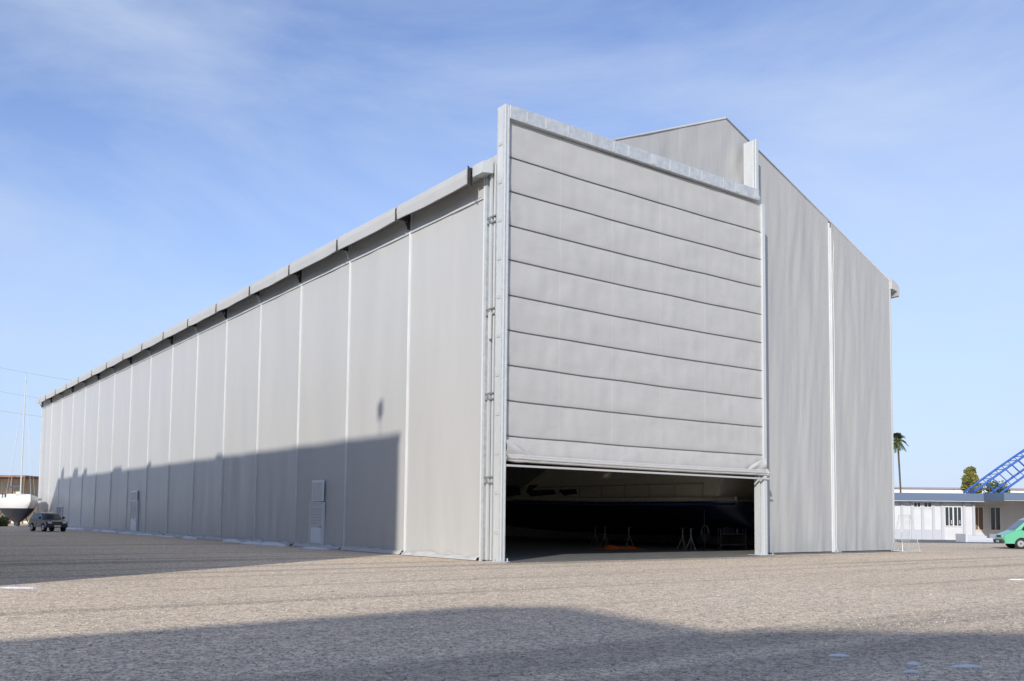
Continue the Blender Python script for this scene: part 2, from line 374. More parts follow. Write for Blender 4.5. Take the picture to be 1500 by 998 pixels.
def wall_door(pl, pr, pt, tw=None, leafm=m_doorleaf, ventm=m_ventpale):
    y1 = onx(pl, 760, XL).y; y0 = onx(pr, 760, XL).y; zt = onx((pl+pr)/2, pt, XL).z
    g = MB(); x = XL-.1
    g.box((x, y0, .05), (x+.06, y1, zt)); d = g.build('door', leafm, shed)
    g = MB()
    for yy in (y0-.07, y1+.01): g.box((x-.03, yy, 0), (x+.1, yy+.06, zt+.06))
    g.box((x-.03, y0-.01, zt+.005), (x+.1, y1+.01, zt+.07)); g.build('door_frame', m_alu, d)
    g = MB()
    for q in range(6): z = zt*.55+q*(zt*.38)/6; g.box((x-.008, y0+.14, z), (x-.002, y1-.14, z+.035))
    g.build('vent_grille', ventm, d)
    g = MB(); g.box((x-.012, y0+.14, .25), (x-.002, y1-.14, zt*.46)); g.build('lower_panel', m_frost if leafm is m_doorleaf else m_vent, d)
    g = MB(); g.tube([(x-.01, y0+.09, 1.05), (x-.08, y0+.09, 1.05), (x-.08, y0+.22, 1.05)], .015, 6); g.build('handle', m_dark, d)
    if tw:
        a = onx(tw[0], tw[2], XL); b = onx(tw[1], tw[3], XL)
        g = MB(); g.box((x-.01, b.y, b.z), (x+.05, a.y, a.z)); wn = g.build('window', m_doorleaf, shed)
        g = MB(); xx = x-.02
        for (p, q) in (((b.y-.05, b.z-.05), (a.y+.05, b.z-.005)), ((b.y-.05, a.z+.005), (a.y+.05, a.z+.14)), ((b.y-.05, b.z-.004), (b.y-.005, a.z+.004)), ((a.y+.005, b.z-.004), (a.y+.05, a.z+.004))):
            g.box((xx, p[0], p[1]), (xx+.08, q[0], q[1]))
        g.build('window_frame', m_frost, wn)
wall_door(457, 475, 738, (461, 475, 708, 733))
wall_door(193, 202, 735, (194, 202, 722, 733))
wall_door(84, 91, 743, None, m_vent, m_vent)

# ---------------------------------------------------------------- DOOR TOWER
tw = empty('lifting_door_tower', (XL, YF, 0), 0, 'tall galvanised portal frame holding a half-raised pleated fabric door on the shed front', 'door')
ZTOP = ony(736, 150, YF).z
g = MB(); g.box((XL, YF, .02), (XL+.18, YF+.52, ZTOP)); bevel(g.build('column', m_galv2, tw), .012)
g = MB(); g.box((XL-.015, YF+.05, .02), (XL-.003, YF+.10, ZTOP-.1)); g.box((XL-.015, YF+.44, .02), (XL-.003, YF+.48, ZTOP-.1)); g.build('column_rib', m_galv, tw)
g = MB(); g.box((XL+.02, YF-.02, .05), (XL+.05, YF-.002, ZTOP-.1)); g.box((XL+.14, YF-.03, .05), (XL+.178, YF-.002, ZTOP-.1)); g.build('column_rib', m_galv, tw)
zb1 = ony(740, 172, YF).z
XE = ony(1112, 285, YF-.05).x
g = MB(); g.box((XL+.183, YF-.06, zb1), (XE, YF+.34, ZTOP-.02)); bevel(g.build('top_beam', m_galv, tw), .015)
for q in range(13):
    x = XL+.9+q*(XE-XL-1.4)/12+random.uniform(-.2, .2); g = MB()
    g.box((x, YF-.075, zb1+.06), (x+random.choice((.05, .08, .3)), YF-.063, ZTOP-.08)); g.build('splice_plate', m_galv2, tw)
ZP = ony(1104, 204, YF+.3).z
g = MB(); g.box((XPOST0, YF+.28, .02), (XPOST1, YF+.45, ZTOP-.1)); bevel(g.build('guide_post', m_galv2, tw), .02)
g = MB(); g.box((XPOST0, YF+.36, ZTOP-.095), (XPOST1, YF+.95, ZP)); g.box((XPOST0+.08, YF+.28, ZTOP-.095), (XPOST1-.1, YF+.355, ZP+.06)); bevel(g.build('post_head', m_galv2, tw), .03)
g = MB(); g.box((XPOST1-.22, YF+.02, .02), (XPOST1-.0, YF+.275, ZTOP-.6)); bevel(g.build('guide_rail', m_galv2, tw), .015)
ZR = ony(1112, 697, YF+.2).z
g = MB(); g.box((XPOST1-.42, YF+.16, .02), (XPOST1-.33, YF+.275, ZR)); g.box((XPOST1+.01, YF+.16, .02), (XPOST1+.20, YF+.5, ZR-.05)); g.build('guide_rail', m_galv2, tw)
for z in (.6, 1.5, 2.4):
    g = MB(); g.box((XPOST1-.3, YF+.255, z), (XPOST1-.225, YF+.278, z+.12)); g.build('bolt_plate', m_galv, tw)
g = MB(); g.box((XPOST1-.55, YF-.1, .004), (XPOST1+.45, YF+.7, .03))
for dx in (-.5, .35): g.tube([(XPOST1+dx, YF+.0, .03), (XPOST1+dx, YF+.0, .12)], .025, 6)
g.build('base_plate', m_galv, tw)
g = MB(); g.box((XL-.12, YF-.12, .004), (XL+.34, YF+.75, .03))
g.tube([(XL+.27, YF-.05, .03), (XL+.27, YF-.05, .14)], .025, 6); g.tube([(XL-.06, YF+.3, .03), (XL-.06, YF+.3, .12)], .025, 6)
g.build('base_plate', m_galv, tw)
g = MB(); g.grid(6, 50, lambda u, v: (XL+.10+.04*noise.noise(Vector((u*2, v*9, 4))), YF+.53+.66*u, .05+(ZE+.2)*v)); g.build('side_infill', m_slack, tw, smooth=True)
g = MB(); g.box((XL-.03, YF+.80, .05), (XL+.05, YF+.92, ZE)); g.box((XL+.02, YF+.60, .05), (XL+.05, YF+.70, ZE-.1)); g.build('side_channel', m_galv2, tw)
g = MB(); g.box((XL-.05, YF+1.06, .05), (XL+.08, YF+1.18, ZE)); g.build('corner_angle', m_galv, tw)
for py in (322, 455, 578, 700):
    z = onx(714, py, XL).z; g = MB()
    g.box((XL-.05, YF+.525, z), (XL+.02, YF+1.05, z+.05)); g.box((XL-.05, YF+.525, z-.22), (XL+.02, YF+1.05, z-.17)); g.box((XL-.08, YF+.82, z-.16), (XL-.035, YF+.90, z-.01))
    g.build('wall_bracket', m_vent, tw)
for q in range(11):
    z = 1.0+q*1.45; g = MB(); g.box((XL-.02, YF+.16, z), (XL-.004, YF+.40, z+.12)); g.build('bolt_plate', m_ventpale, tw)
a = onx(712, 480, XL); g = MB(); g.box((XL-.14, YF+.66, a.z-.5), (XL-.052, YF+.76, a.z+.5)); g.build('control_box', m_doorleaf, tw)
bz = [ony(741, py, YF+.1).z for py in (228, 278, 328.5, 379, 431, 482.5, 534, 586, 638)]
zbot = ony(741, 668, YF+.1).z
XC0 = XL+.19; XC1 = XPOST1-.225
lev = [zb1]+bz+[zbot]
for i, (zu, zd) in enumerate(zip(lev, lev[1:])):
    g = MB()
    def fn(u, v, zu=zu, zd=zd, i=i):
        x = XC0+(XC1-XC0)*u; sag = .045*math.sin(math.pi*u)+.02*noise.noise(Vector((u*6, i*2, 0)))
        z = zd+(zu-zd)*v-sag
        b_ = math.sin(math.pi*v)**.5
        d = -.032*b_ + .030*b_*noise.noise(Vector((x*.7, z*1.4, i))) + .020*noise.noise(Vector((x*2.2, z*.9, i+4)))*b_
        return (x, YF+.14+d, z)
    g.grid(110, 14, fn); g.build('curtain_panel', m_door if i < 9 else m_slack, tw, smooth=True)
for i, z in enumerate(bz):
    g = MB(); g.tube([(XC0+(XC1-XC0)*t/24, YF+.115, z-.045*math.sin(math.pi*t/24)-.02*noise.noise(Vector((t/24*6, i*2+2, 0)))) for t in range(25)], .020, 6)
    g.build('batten', m_battenshade, tw, smooth=True)
for q in range(3):
    g = MB(); pts = []; rr = []
    for t in range(91):
        u = t/90; x = XC0+(XPOST1+.05-XC0)*u; e = .25+max(0, 1-min(u, 1-u)*7)
        pts.append((x, YF+.03-.04*(q % 2)+.02*e*noise.noise(Vector((x*1.6, q*3, 1))), zbot+.02-q*.085-.035*math.sin(math.pi*u)+.04*e*noise.noise(Vector((x*1.4, q*5, 2)))))
        rr.append(.062+.025*e*noise.noise(Vector((x*2.5, q, 7))))
    g.tube(pts, rr, 10); g.build('gathered_fold', m_slack if q < 2 else m_door, tw, smooth=True)
for x_, s_ in ((XC0-.02, 1), (XC1+.05, -1)):
    g = MB()
    g.grid(14, 14, lambda u, v: (x_+s_*1.3*u, YF+.02-.11*math.sin(math.pi*v)*(1-u)-.02*math.sin(9*u+5*v), zbot+.05-.03*u+(.6-.55*u)*v))
    g.build('gathered_fold', m_slack, tw, smooth=True)
zlow = ony(741, 683.5, YF).z
g = MB(); g.box((XC0+.02, YF-.05, zlow-.0), (XPOST1+.16, YF+.015, zlow+.08)); bevel(g.build('bottom_bar', m_ventpale, tw), .015)

g = MB(); g.box((XL+.3, YF+.02, -.05), (XR-.3, YB-.4, .012))
tag(g.build('floor', m_conc), None, None, kind='structure')
g = MB(); g.poly([(XL+.1, YF-.5, .006), (XPOST1, YF-.5, .006), (XPOST1, YF+.015, .006), (XL+.1, YF+.015, .006)])
tag(g.build('threshold_pavement', m_conc), None, None, kind='structure')

# ---------------------------------------------------------------- yacht in the shed
m_navy = mat('navy_hull', (.010, .014, .035), .25, 0, 0); m_stripe = mat('blue_stripe', (.03, .08, .30), .4)
m_cream = mat('cream_gelcoat', (.74, .68, .53), .35, 0, .04, 2)
YX = 41.0; Y0 = YF+4.2
def hull(stations, m, parent, name='hull', n=10, p=2.6):
    g = MB(); rings = []
    for (s, hb, zs, zk) in stations:
        r_ = []
        for q in range(-n, n+1):
            t = 1-abs(q)/n; y_ = hb*(1-t**p)*(1 if q > 0 else -1); z_ = zs+(zk-zs)*t
            r_.append((s, y_, z_))
        rings.append(r_)
    g.loft(rings, False, True); return g, rings
yr = empty('motor_yacht', (YX, Y0, 0), R(90), 'dark hulled motor yacht with cream cabin stored inside the shed', 'yacht')
hb = 4.0; sheer = onx(1000, 733, YX-hb).z
st = [(0, hb*.9, sheer, .9), (3, hb*.97, sheer, .7), (10, hb, sheer, .6), (18, hb*.95, sheer+.15, .65), (24, hb*.7, sheer+.4, .9), (28, hb*.3, sheer+.7, 1.5), (29.5, .03, sheer+.9, 2.6)]
g, rings = hull(st, None, None); fixn(g.build('hull', m_navy, yr, smooth=True, world=False))
g = MB(); g.loft([[r[0], r[-1]] for r in rings]); g.build('deck', m_cream, yr, world=False)
g = MB()
for s_ in (0, -1): g.tube([tuple(Vector(r[s_])+Vector((0, 0, .06))) for r in rings], .14, 6)
g.tube([tuple(Vector(rings[0][0])+Vector((-.02, 0, .04))), tuple(Vector(rings[0][-1])+Vector((-.02, 0, .04)))], .13, 6)
g.build('rub_rail', m_cream, yr, smooth=True, world=False)
g = MB()
for s_ in (-1, 1): g.tube([(r[0][0], s_*(abs(r[0][1])+.02), r[0][2]-.22) for r in rings], .07, 6)
g.build('hull_stripe', m_stripe, yr, smooth=True, world=False)
cab = [(1.0, sheer+.02), (1.0, sheer+1.2), (1.8, sheer+3.0), (14, sheer+3.0), (19, sheer+.9), (23, sheer+.3)]
g = MB(); rings = []
for yy, sc in ((-3.7, 0), (-3.2, 1), (3.2, 1), (3.7, 0)):
    rings.append([(x, yy, sheer+(z-sheer)*(1 if sc else .45)) for x, z in cab])
g.loft(rings, True, True); fixn(g.build('superstructure', m_cream, yr, world=False))
a = onx(848, 706, YX-3.6); b = onx(786, 727, YX-3.6)
for y0_, y1_ in ((a.y, (a.y+b.y)/2-.3), ((a.y+b.y)/2, b.y+1.0), (b.y+1.6, b.y+5)):
    g = MB(); xx = YX-3.78
    g.extr([(y0_, b.z+.1), (y0_+.4, b.z+.75), (y1_-.2, b.z+.75), (y1_, b.z+.3), (y1_-.6, b.z)], lambda p: (xx+(p[1]-b.z)*.2, p[0], p[1]), lambda p: (xx+.1+(p[1]-b.z)*.2, p[0], p[1]))
    fixn(g.build('window', m_glass, yr))
g = MB()
for s_ in (-1, 1):
    for q in range(12): g.tube([(2+q*2, s_*(3.85 if q < 9 else 3.0), sheer), (2+q*2, s_*(3.8 if q < 9 else 3.0), sheer+.9)], .015, 5)
    g.tube([(2, s_*3.8, sheer+.9), (18, s_*3.8, sheer+.95), (24, s_*3.0, sheer+1.2)], .018, 5)
g.build('guard_rail', m_vent, yr, world=False)
m_or = mat('orange_tarp', (.80, .14, .02), .6)
sroot = None
for i, (px_, py_) in enumerate(((872, 800), (886, 802), (921, 803), (1000, 806), (1012, 807))):
    p = ong(px_, py_)
    if sroot is None:
        r0 = empty('jack_stand', (p.x, p.y, .012), 0, 'dark tripod prop standing beneath the dark yacht hull inside the shed', 'boat stand', 'props under the yacht in the shed')
        for k_ in range(3):
            t = k_*2.094; g = MB(); g.tube([(math.cos(t)*.3, math.sin(t)*.3, .0), (0, 0, .7)], .02, 6); g.build('leg', m_vent, r0, world=False)
        g = MB(); g.tube([(0, 0, .6), (0, 0, 1.1)], .03, 8); g.build('screw_post', m_vent, r0, world=False)
        g = MB(); g.box((-.1, -.1, 1.10), (.1, .1, 1.15)); g.build('pad', m_trol, r0, world=False)
        sroot = r0
    else:
        c = copy_tree(sroot); c.location = (p.x, p.y, .012); c.rotation_euler.z = i*.7
p = ong(908, 805); g = MB()
g.grid(24, 14, lambda u, v: (p.x-1.5+3.0*u, p.y-.6+1.2*v, .02+.36*abs(noise.noise(Vector((u*5, v*4, 1))))*math.sin(math.pi*u)**.5*math.sin(math.pi*v)**.5))
tag(g.build('orange_tarpaulin', m_or, smooth=True), 'crumpled orange sheet lying on the shed floor by the boat props', 'tarpaulin')
p = ong(1032, 806); hr = empty('hose_reel', (p.x, p.y, .012), -YAW, 'coiled hose hanging from a thin upright stand just inside the shed opening', 'hose reel')
g = MB(); g.tube([(0, 0, 0), (0, 0, 2.1)], .025, 8); g.tube([(-.3, 0, 0.02), (.3, 0, 0.02)], .03, 6); g.tube([(0, -.3, 0.02), (0, .3, 0.02)], .03, 6); g.build('stand', m_trol, hr, world=False)
g = MB()
for q in range(4):
    rr = .14+q*.03; g.tube([(math.cos(t/20*6.283)*rr, -.08-q*.02, 1.25-rr*1.6+math.sin(t/20*6.283)*rr*1.8) for t in range(21)], .008, 5, False)
g.build('hose', m_vent, hr, smooth=True, world=False)
p = ong(1072, 806); cr = empty('workshop_trolley', (p.x, p.y, .012), -YAW, 'dark wheeled workshop trolley with two shelves beside the coiled hose', 'trolley')
for z in (.25, .8):
    g = MB(); g.box((-.7, -.35, z), (.7, .35, z+.06)); g.build('shelf', m_trol, cr, world=False)
for a_ in (-.66, .66):
    for b_ in (-.31, .31): g = MB(); g.box((a_-.03, b_-.03, .12), (a_+.03, b_+.03, 1.15)); g.build('post', m_trol, cr, world=False); g = MB(); g.tube([(a_, b_-.03, .08), (a_, b_+.03, .08)], .08, 12); g.build('wheel', m_dark, cr, world=False)
g = MB(); g.box((-.5, -.25, .865), (.1, .2, 1.2)); g.tube([(.3, 0, .865), (.3, 0, 1.15)], .13, 12); bevel(g.build('tool_case', m_navy, cr, world=False))

# ---------------------------------------------------------------- snow
m_snow = mat('old_snow', (.74, .76, .78), .6, 0, .06, 6, bump=.4, bscale=14)
def patch(g, cx, cy, rx, ry, h, seed, rot=0):
    n_ = 22; rings = []
    for j, (fr, hh) in enumerate(((1, 0), (.85, .45), (.55, .85), (.2, 1))):
        r_ = []
        for q in range(n_):
            t = q/n_*6.2832; k_ = fr*(1+.45*noise.noise(Vector((math.cos(t)*1.7, math.sin(t)*1.7, seed))))
            x = math.cos(t)*rx*k_; y = math.sin(t)*ry*k_
            r_.append((cx+x*math.cos(rot)-y*math.sin(rot), cy+x*math.sin(rot)+y*math.cos(rot), .004+hh*h*(1+.4*noise.noise(Vector((x*3, y*3, seed))))))
        rings.append(r_)
    g.loft(rings, True); g.f.append(tuple(len(g.v)-n_+q for q in range(n_)))
g = MB()
for i, (a, b) in enumerate(zip(bays[1:], bays[2:])):
    for q in range(2):
        if random.random() < .85:
            y = a+random.uniform(.8, b-a-.8); patch(g, XL-.5-random.random()*.25, y, random.uniform(.15, .40), random.uniform(.8, 2.0), random.uniform(.05, .16), i*3+q)
tag(g.build('snow', m_snow, smooth=True), 'thin bank of old snow along the foot of the long side wall', 'snow', kind='stuff')
g = MB()
for i, (px_, py_, rx, ry) in enumerate(((1338, 974, .09, .04), (1414, 978, .17, .05), (1333, 986, .09, .02), (25, 862, .5, .12), (1228, 962, .12, .03), (1490, 850, .25, .06), (870, 924, .03, .02))):
    p = ong(px_, py_); patch(g, p.x, p.y, rx, ry, .03, i+60, -YAW)
tag(g.build('snow', m_snow, smooth=True), 'small leftover snow scraps dotted over the shaded gravel', 'snow', kind='stuff')

# ---------------------------------------------------------------- vehicles
m_tyre = mat('tyre', (.02, .02, .02), .85); m_rim = mat('rim', (.45, .46, .47), .35, .7)
m_light = mat('lamp_glass', (.7, .72, .72), .15); m_red = mat('red_lens', (.4, .02, .02), .3)
m_plastic = mat('black_plastic', (.03, .03, .03), .6)
def arc(cx, r, z0, n_=9): return [(cx+r*math.cos(math.pi*(1-q/(n_-1))), z0+r*math.sin(math.pi*(1-q/(n_-1)))) for q in range(n_)]
def vehicle(root, spec, paint):
    W = spec['W']/2; L0, L1 = spec['x0'], spec['x1']; wr = spec['wr']; wx = spec['wx']; zb = spec['zb']
    bot = [(L0, zb)]+arc(wx[0], wr+.06, zb)+arc(wx[1], wr+.06, zb)+[(L1, zb)]
    prof = bot+spec['top']
    cx = sum(p[0] for p in prof)/len(prof); cz = sum(p[1] for p in prof)/len(prof)
    rings = []
    for yy, sc in ((-W, .95), (-W+.06, .985), (-W+.2, 1), (W-.2, 1), (W-.06, .985), (W, .95)):
        rings.append([(cx+(x-cx)*sc, yy, cz+(z-cz)*(1-(1-sc)*.6)) for x, z in prof])
    g = MB(); g.loft(rings, True, True); bd = fixn(g.build('body', paint, root, world=False))
    cab = spec['cab']; z0 = min(z for _, z in cab); z1 = max(z for _, z in cab); ins = spec['ins']
    def yw(z): return (W-.05)-ins*(z-z0)/(z1-z0)
    g = MB(); g.loft([[(x, -yw(z), z) for x, z in cab], [(x, yw(z), z) for x, z in cab]], True, True); bevel(fixn(g.build('cabin', paint, root, world=False)), .06, 3)
    for win in spec['wins']:
        for s_ in (-1, 1):
            g = MB(); g.extr(win, lambda p: (p[0], s_*(yw(p[1])-.01), p[1]), lambda p: (p[0], s_*(yw(p[1])+.008), p[1])); fixn(g.build('window', m_glass, root, world=False))
    for (pa, pb, out) in spec['screens']:
        g = MB(); (xa, za), (xb, zb_) = pa, pb; o = out*.012
        g.poly([(xa+o, -yw(za)+.1, za), (xa+o, yw(za)-.1, za), (xb+o, yw(zb_)-.08, zb_), (xb+o, -yw(zb_)+.08, zb_)]); g.build('windscreen', m_glass, root, world=False)
    for x in wx:
        for s_ in (-1, 1):
            g = MB(); y_ = s_*(W-.10); g.tube([(x, y_-.11*1, wr), (x, y_+.11, wr)], wr, 24); t = g.build('wheel', m_tyre, root, world=False)
            g = MB(); g.tube([(x, y_+s_*.10, wr), (x, y_+s_*.125, wr)], wr*.6, 16); g.build('rim', m_rim, t, world=False)
            g = MB()
            g.tube([(x, y_+s_*.125, wr), (x, y_+s_*.135, wr)], wr*.15, 10); g.build('hub_cap', m_plastic, t, world=False)
    xf = L1; zf = spec['zl']
    for s_ in (-1, 1):
        g = MB(); g.box((xf-.08, s_*(W-.12), zf), (xf+spec.get('lp', .02), s_*(W-.42), zf+.16)); bevel(g.build('headlight', m_light, root, world=False), .02)
        g = MB(); g.box((L0-.02, s_*(W-.08), zf+.05), (L0+.06, s_*(W-.25), zf+.4)); g.build('tail_light', m_red, root, world=False)
        g = MB(); xm = spec['xm']; g.box((xm, s_*(W), z0+.05), (xm+.12, s_*(W+.18), z0+.24)); bevel(g.build('mirror', m_plastic, root, world=False), .03)
        g = MB()
        for hx in spec['hand']: g.box((hx, s_*(W-.03), z0-.12), (hx+.16, s_*(W+.015), z0-.09))
        g.build('door_handle', m_plastic, root, world=False)
    g = MB()
    for s_ in (-1, 1):
        for hx in spec['gaps']: g.box((hx, s_*(W-.02), zb+.12), (hx+.015, s_*(W+.003), z0-.02))
    g.build('door_gap', m_plastic, root, world=False)
    g = MB(); g.box((xf-.12, -W+.03, zb+.03), (xf+.09, W-.03, zb+.24)); bevel(g.build('bumper', m_plastic, root, world=False), .03)
    g = MB(); g.box((L0-.09, -W+.03, zb+.03), (L0+.12, W-.03, zb+.24)); bevel(g.build('bumper', m_plastic, root, world=False), .03)
    g = MB(); g.box((xf-.04, -W+.5, zf+.02), (xf+.025, W-.5, zf+.15)); g.build('grille', m_plastic, root, world=False)
    g = MB(); g.box((xf+.09, -.26, zb+.08), (xf+.10, .26, zb+.19)); g.build('number_plate', m_white, root, world=False)

m_blackp = mat('dark_blue_car_paint', (.008, .012, .03), .3, 0, coat=.3)
p = ong(70, 778.5)
car = empty('parked_car', (p.x, p.y, .0), -YAW-R(42), 'dark blue car parked in the shade by the far end of the side wall', 'car')
vehicle(car, dict(W=1.72, x0=-1.9, x1=1.85, wr=.34, wx=(-1.15, 1.2), zb=.34,
    top=[(1.9, .62), (1.82, .82), (1.5, .93), (.95, 1.02), (-1.75, 1.04), (-1.9, .9), (-1.94, .7)],
    cab=[(1.0, 1.0), (.42, 1.46), (.1, 1.56), (-.7, 1.6), (-1.35, 1.54), (-1.6, 1.38), (-1.84, 1.02)], ins=.2,
    wins=[[(.72, 1.06), (.36, 1.42), (-.25, 1.5), (-.25, 1.06)], [(-.35, 1.06), (-.35, 1.5), (-.95, 1.5), (-.95, 1.06)], [(-1.05, 1.06), (-1.05, 1.49), (-1.38, 1.42), (-1.62, 1.06)]],
    screens=[((.92, 1.07), (.50, 1.40), 1), ((-1.83, 1.1), (-1.66, 1.34), -1)], zl=.66, xm=.65, hand=(-.1, -.85), gaps=(.7, -.3, -1.0)), m_blackp)
g = MB(); g.tube([(-1.2, .3, 1.56), (-1.5, .3, 1.85)], .01, 5); g.build('aerial', m_plastic, car, world=False)
m_green = mat('green_van_paint', (.12, .44, .27), .3, 0, coat=.4)
p = ong(1461, 804.5)
d = c2w(3.15, .9)
van = empty('green_van', (p.x+d.x, p.y+d.y, 0), -YAW+R(180-12), 'green delivery van standing by the low white office', 'van')
vehicle(van, dict(W=1.84, x0=-2.4, x1=2.35, wr=.33, wx=(-1.45, 1.4), zb=.32,
    top=[(2.38, .6), (2.36, .85), (1.75, 1.12), (1.6, 1.15), (-2.4, 1.15), (-2.42, .7)],
    cab=[(1.72, 1.12), (.95, 1.82), (.7, 1.92), (-2.2, 1.94), (-2.38, 1.8), (-2.4, 1.12)], ins=.14,
    wins=[[(1.35, 1.17), (.85, 1.74), (.25, 1.78), (.25, 1.17)], [(.1, 1.2), (.1, 1.76), (-.95, 1.76), (-.95, 1.2)], [(-1.1, 1.2), (-1.1, 1.76), (-2.15, 1.74), (-2.2, 1.2)]],
    screens=[((1.64, 1.2), (1.02, 1.77), 1), ((-2.4, 1.25), (-2.39, 1.75), -1)], zl=.68, xm=1.15, hand=(.35, -.1), gaps=(.9, .17, -1.02)), m_green)

# ---------------------------------------------------------------- sailboat and things at far left
m_gel = mat('white_gelcoat', (.76, .76, .74), .3); m_anti = mat('dark_antifouling', (.02, .025, .04), .6); m_wood = mat('rusty_brown', (.22, .13, .09), .8, 0, .3, 2)
Zb = 104; b0 = c2w(lx(27, Zb), Zb)
sb = empty('sailing_boat', b0, -YAW-R(48), 'white sailing yacht with a tall mast propped ashore beyond the end of the shed', 'boat')
zs = 3.2; stn = []
for q in range(25):
    s_ = -4.4+9.4*q/24; f_ = (s_+.6)/5.6
    hb_ = 1.8*max(.012, 1-abs(f_)**2.4*(1 if f_ > 0 else .9)); zk_ = .35+2.4*abs((s_+.2)/5.2)**2.6
    stn.append((s_, hb_, zs-.08+.38*max(0, f_)**2, min(zk_, 3.0)))
WL = 2.0
def split(hi):
    rr = []
    for s_, hb_, z1_, z0_ in stn:
        t0 = max(.02, min(.98, (z1_-WL)/max(.01, z1_-z0_))); r_ = []
        if hi:
            for side in (-1, 1):
                seg = []
                for q in range(7):
                    t = t0*q/6; seg.append((s_, side*hb_*(1-t**2.2), z1_+(z0_-z1_)*t))
                r_.append(seg)
        else:
            for q in range(-10, 11):
                t = 1-abs(q)/10*(1-t0); r_.append((s_, hb_*(1-t**2.2)*(1 if q > 0 else -1), z1_+(z0_-z1_)*t))
        rr.append(r_)
    return rr
hi = split(True); g = MB(); g.loft([r[0] for r in hi]); g.loft([r[1] for r in hi])
g.poly([*hi[0][0], *reversed(hi[0][1])]); g.build('hull', m_gel, sb, smooth=True, world=False)
g = MB(); g.loft(split(False), False, True); g.build('antifouled_bottom', m_anti, sb, smooth=True, world=False)
g = MB(); g.loft([[r[0][0], r[1][0]] for r in hi]); g.build('deck', m_gel, sb, world=False)
g = MB(); g.extr([(-1.2, .6), (.9, .6), (.6, .03), (-.9, .03)], lambda p: (p[0], -.12, p[1]), lambda p: (p[0], .12, p[1])); fixn(g.build('keel', m_anti, sb, world=False))
g = MB(); g.extr([(-2, zs-.1), (-1.9, zs+.45), (1.6, zs+.4), (2.6, zs)], lambda p: (p[0], -.8, p[1]), lambda p: (p[0], .8, p[1])); bevel(fixn(g.build('coachroof', m_gel, sb, world=False)), .06)
ztop = lz(34, 548, Zb)
g = MB(); g.tube([(.8, 0, zs), (.8, 0, ztop)], [.085, .05], 8); g.build('mast', m_galv2, sb, world=False)
g = MB(); g.tube([(.75, 0, zs+1.2), (-3.6, 0, zs+1.3)], .11, 8); g.build('boom', m_navy, sb, world=False)
g = MB(); g.tube([(.8, -.7, zs+(ztop-zs)*.5), (.8, .7, zs+(ztop-zs)*.5)], .03, 6); g.build('spreader', m_white, sb, world=False)
g = MB()
for e in ((4.9, 0, zs+.3), (-4.3, 0, zs)): g.tube([(.8, 0, ztop), e], .01, 4)
for s_ in (-1, 1): g.tube([(.8, 0, ztop), (.8, s_*.7, zs+(ztop-zs)*.5), (.8, s_*1.5, zs)], .01, 4)
g.build('rigging', m_galv, sb, world=False)
for x in (-2.3, 2.1):
    for s_ in (-1, 1): g = MB(); g.tube([(x, s_*1.9, 0), (x, s_*1.1, 1.6)], .05, 6); g.build('prop', m_dark, sb, world=False)
Zs = 120; s0 = c2w(lx(0, Zs), Zs)
shd = empty('open_store', s0, -YAW, 'brown open-fronted store with a flat rusty roof behind the sailing boat', 'shed')
x0_ = lx(-60, Zs)-lx(0, Zs); x1_ = lx(36, Zs)-lx(0, Zs); zt = lz(20, 696, Zs)
g = MB(); g.box((x0_, 0, zt-.25), (x1_, 6, zt)); g.build('roof', m_wood, shd, world=False)
for q in range(6):
    x = x0_+.2+(x1_-x0_-.4)*q/5; g = MB(); g.box((x-.08, .05, 0), (x+.08, .2, zt-.253)); g.build('post', m_wood, shd, world=False)
g = MB(); g.box((x0_, 5.7, 0), (x1_, 5.9, zt-.26)); g.build('back_wall', m_cream, shd, world=False)
g = MB(); g.box((x0_, .3, 2.9), (x1_, 5.6, 3.1)); g.build('shelf', m_wood, shd, world=False)
for i, px_ in enumerate((5, 16, 27)):
    c = c2w(lx(px_, Zs+3), Zs+3); m_ = (m_gel, m_navy, m_cream)[i]
    bx = empty('covered_crate', (c.x, c.y, 3.1), -YAW, ('white', 'dark', 'cream')[i]+' crate on the upper shelf of the brown open store', 'crate')
    g = MB(); g.box((-.42, -.5, 0), (.42, .5, .8+.2*i)); bevel(g.build('box', m_, bx, world=False), .03)
    g = MB(); g.box((-.46, -.54, .8+.2*i+.002), (.46, .54, .88+.2*i)); g.build('lid', m_wood, bx, world=False)
m_wire = mat('cable', (.15, .16, .2), .6)
for i, (ya_, yb_) in enumerate(((529, 551), (566, 583), (598, 606))):
    Z = 125; a = c2w(lx(-120, Z), Z, lz(-120, ya_-18, Z)); b = c2w(lx(170, Z), Z, lz(170, yb_+14, Z)); g = MB()
    g.tube([tuple(a.lerp(b, t/16)-Vector((0, 0, .5*math.sin(math.pi*t/16)))) for t in range(17)], .013, 5)
    tag(g.build('overhead_cable', m_wire), ('highest', 'middle', 'lowest')[i]+' of the thin overhead cables crossing the sky at the far left', 'cable', 'overhead cables')

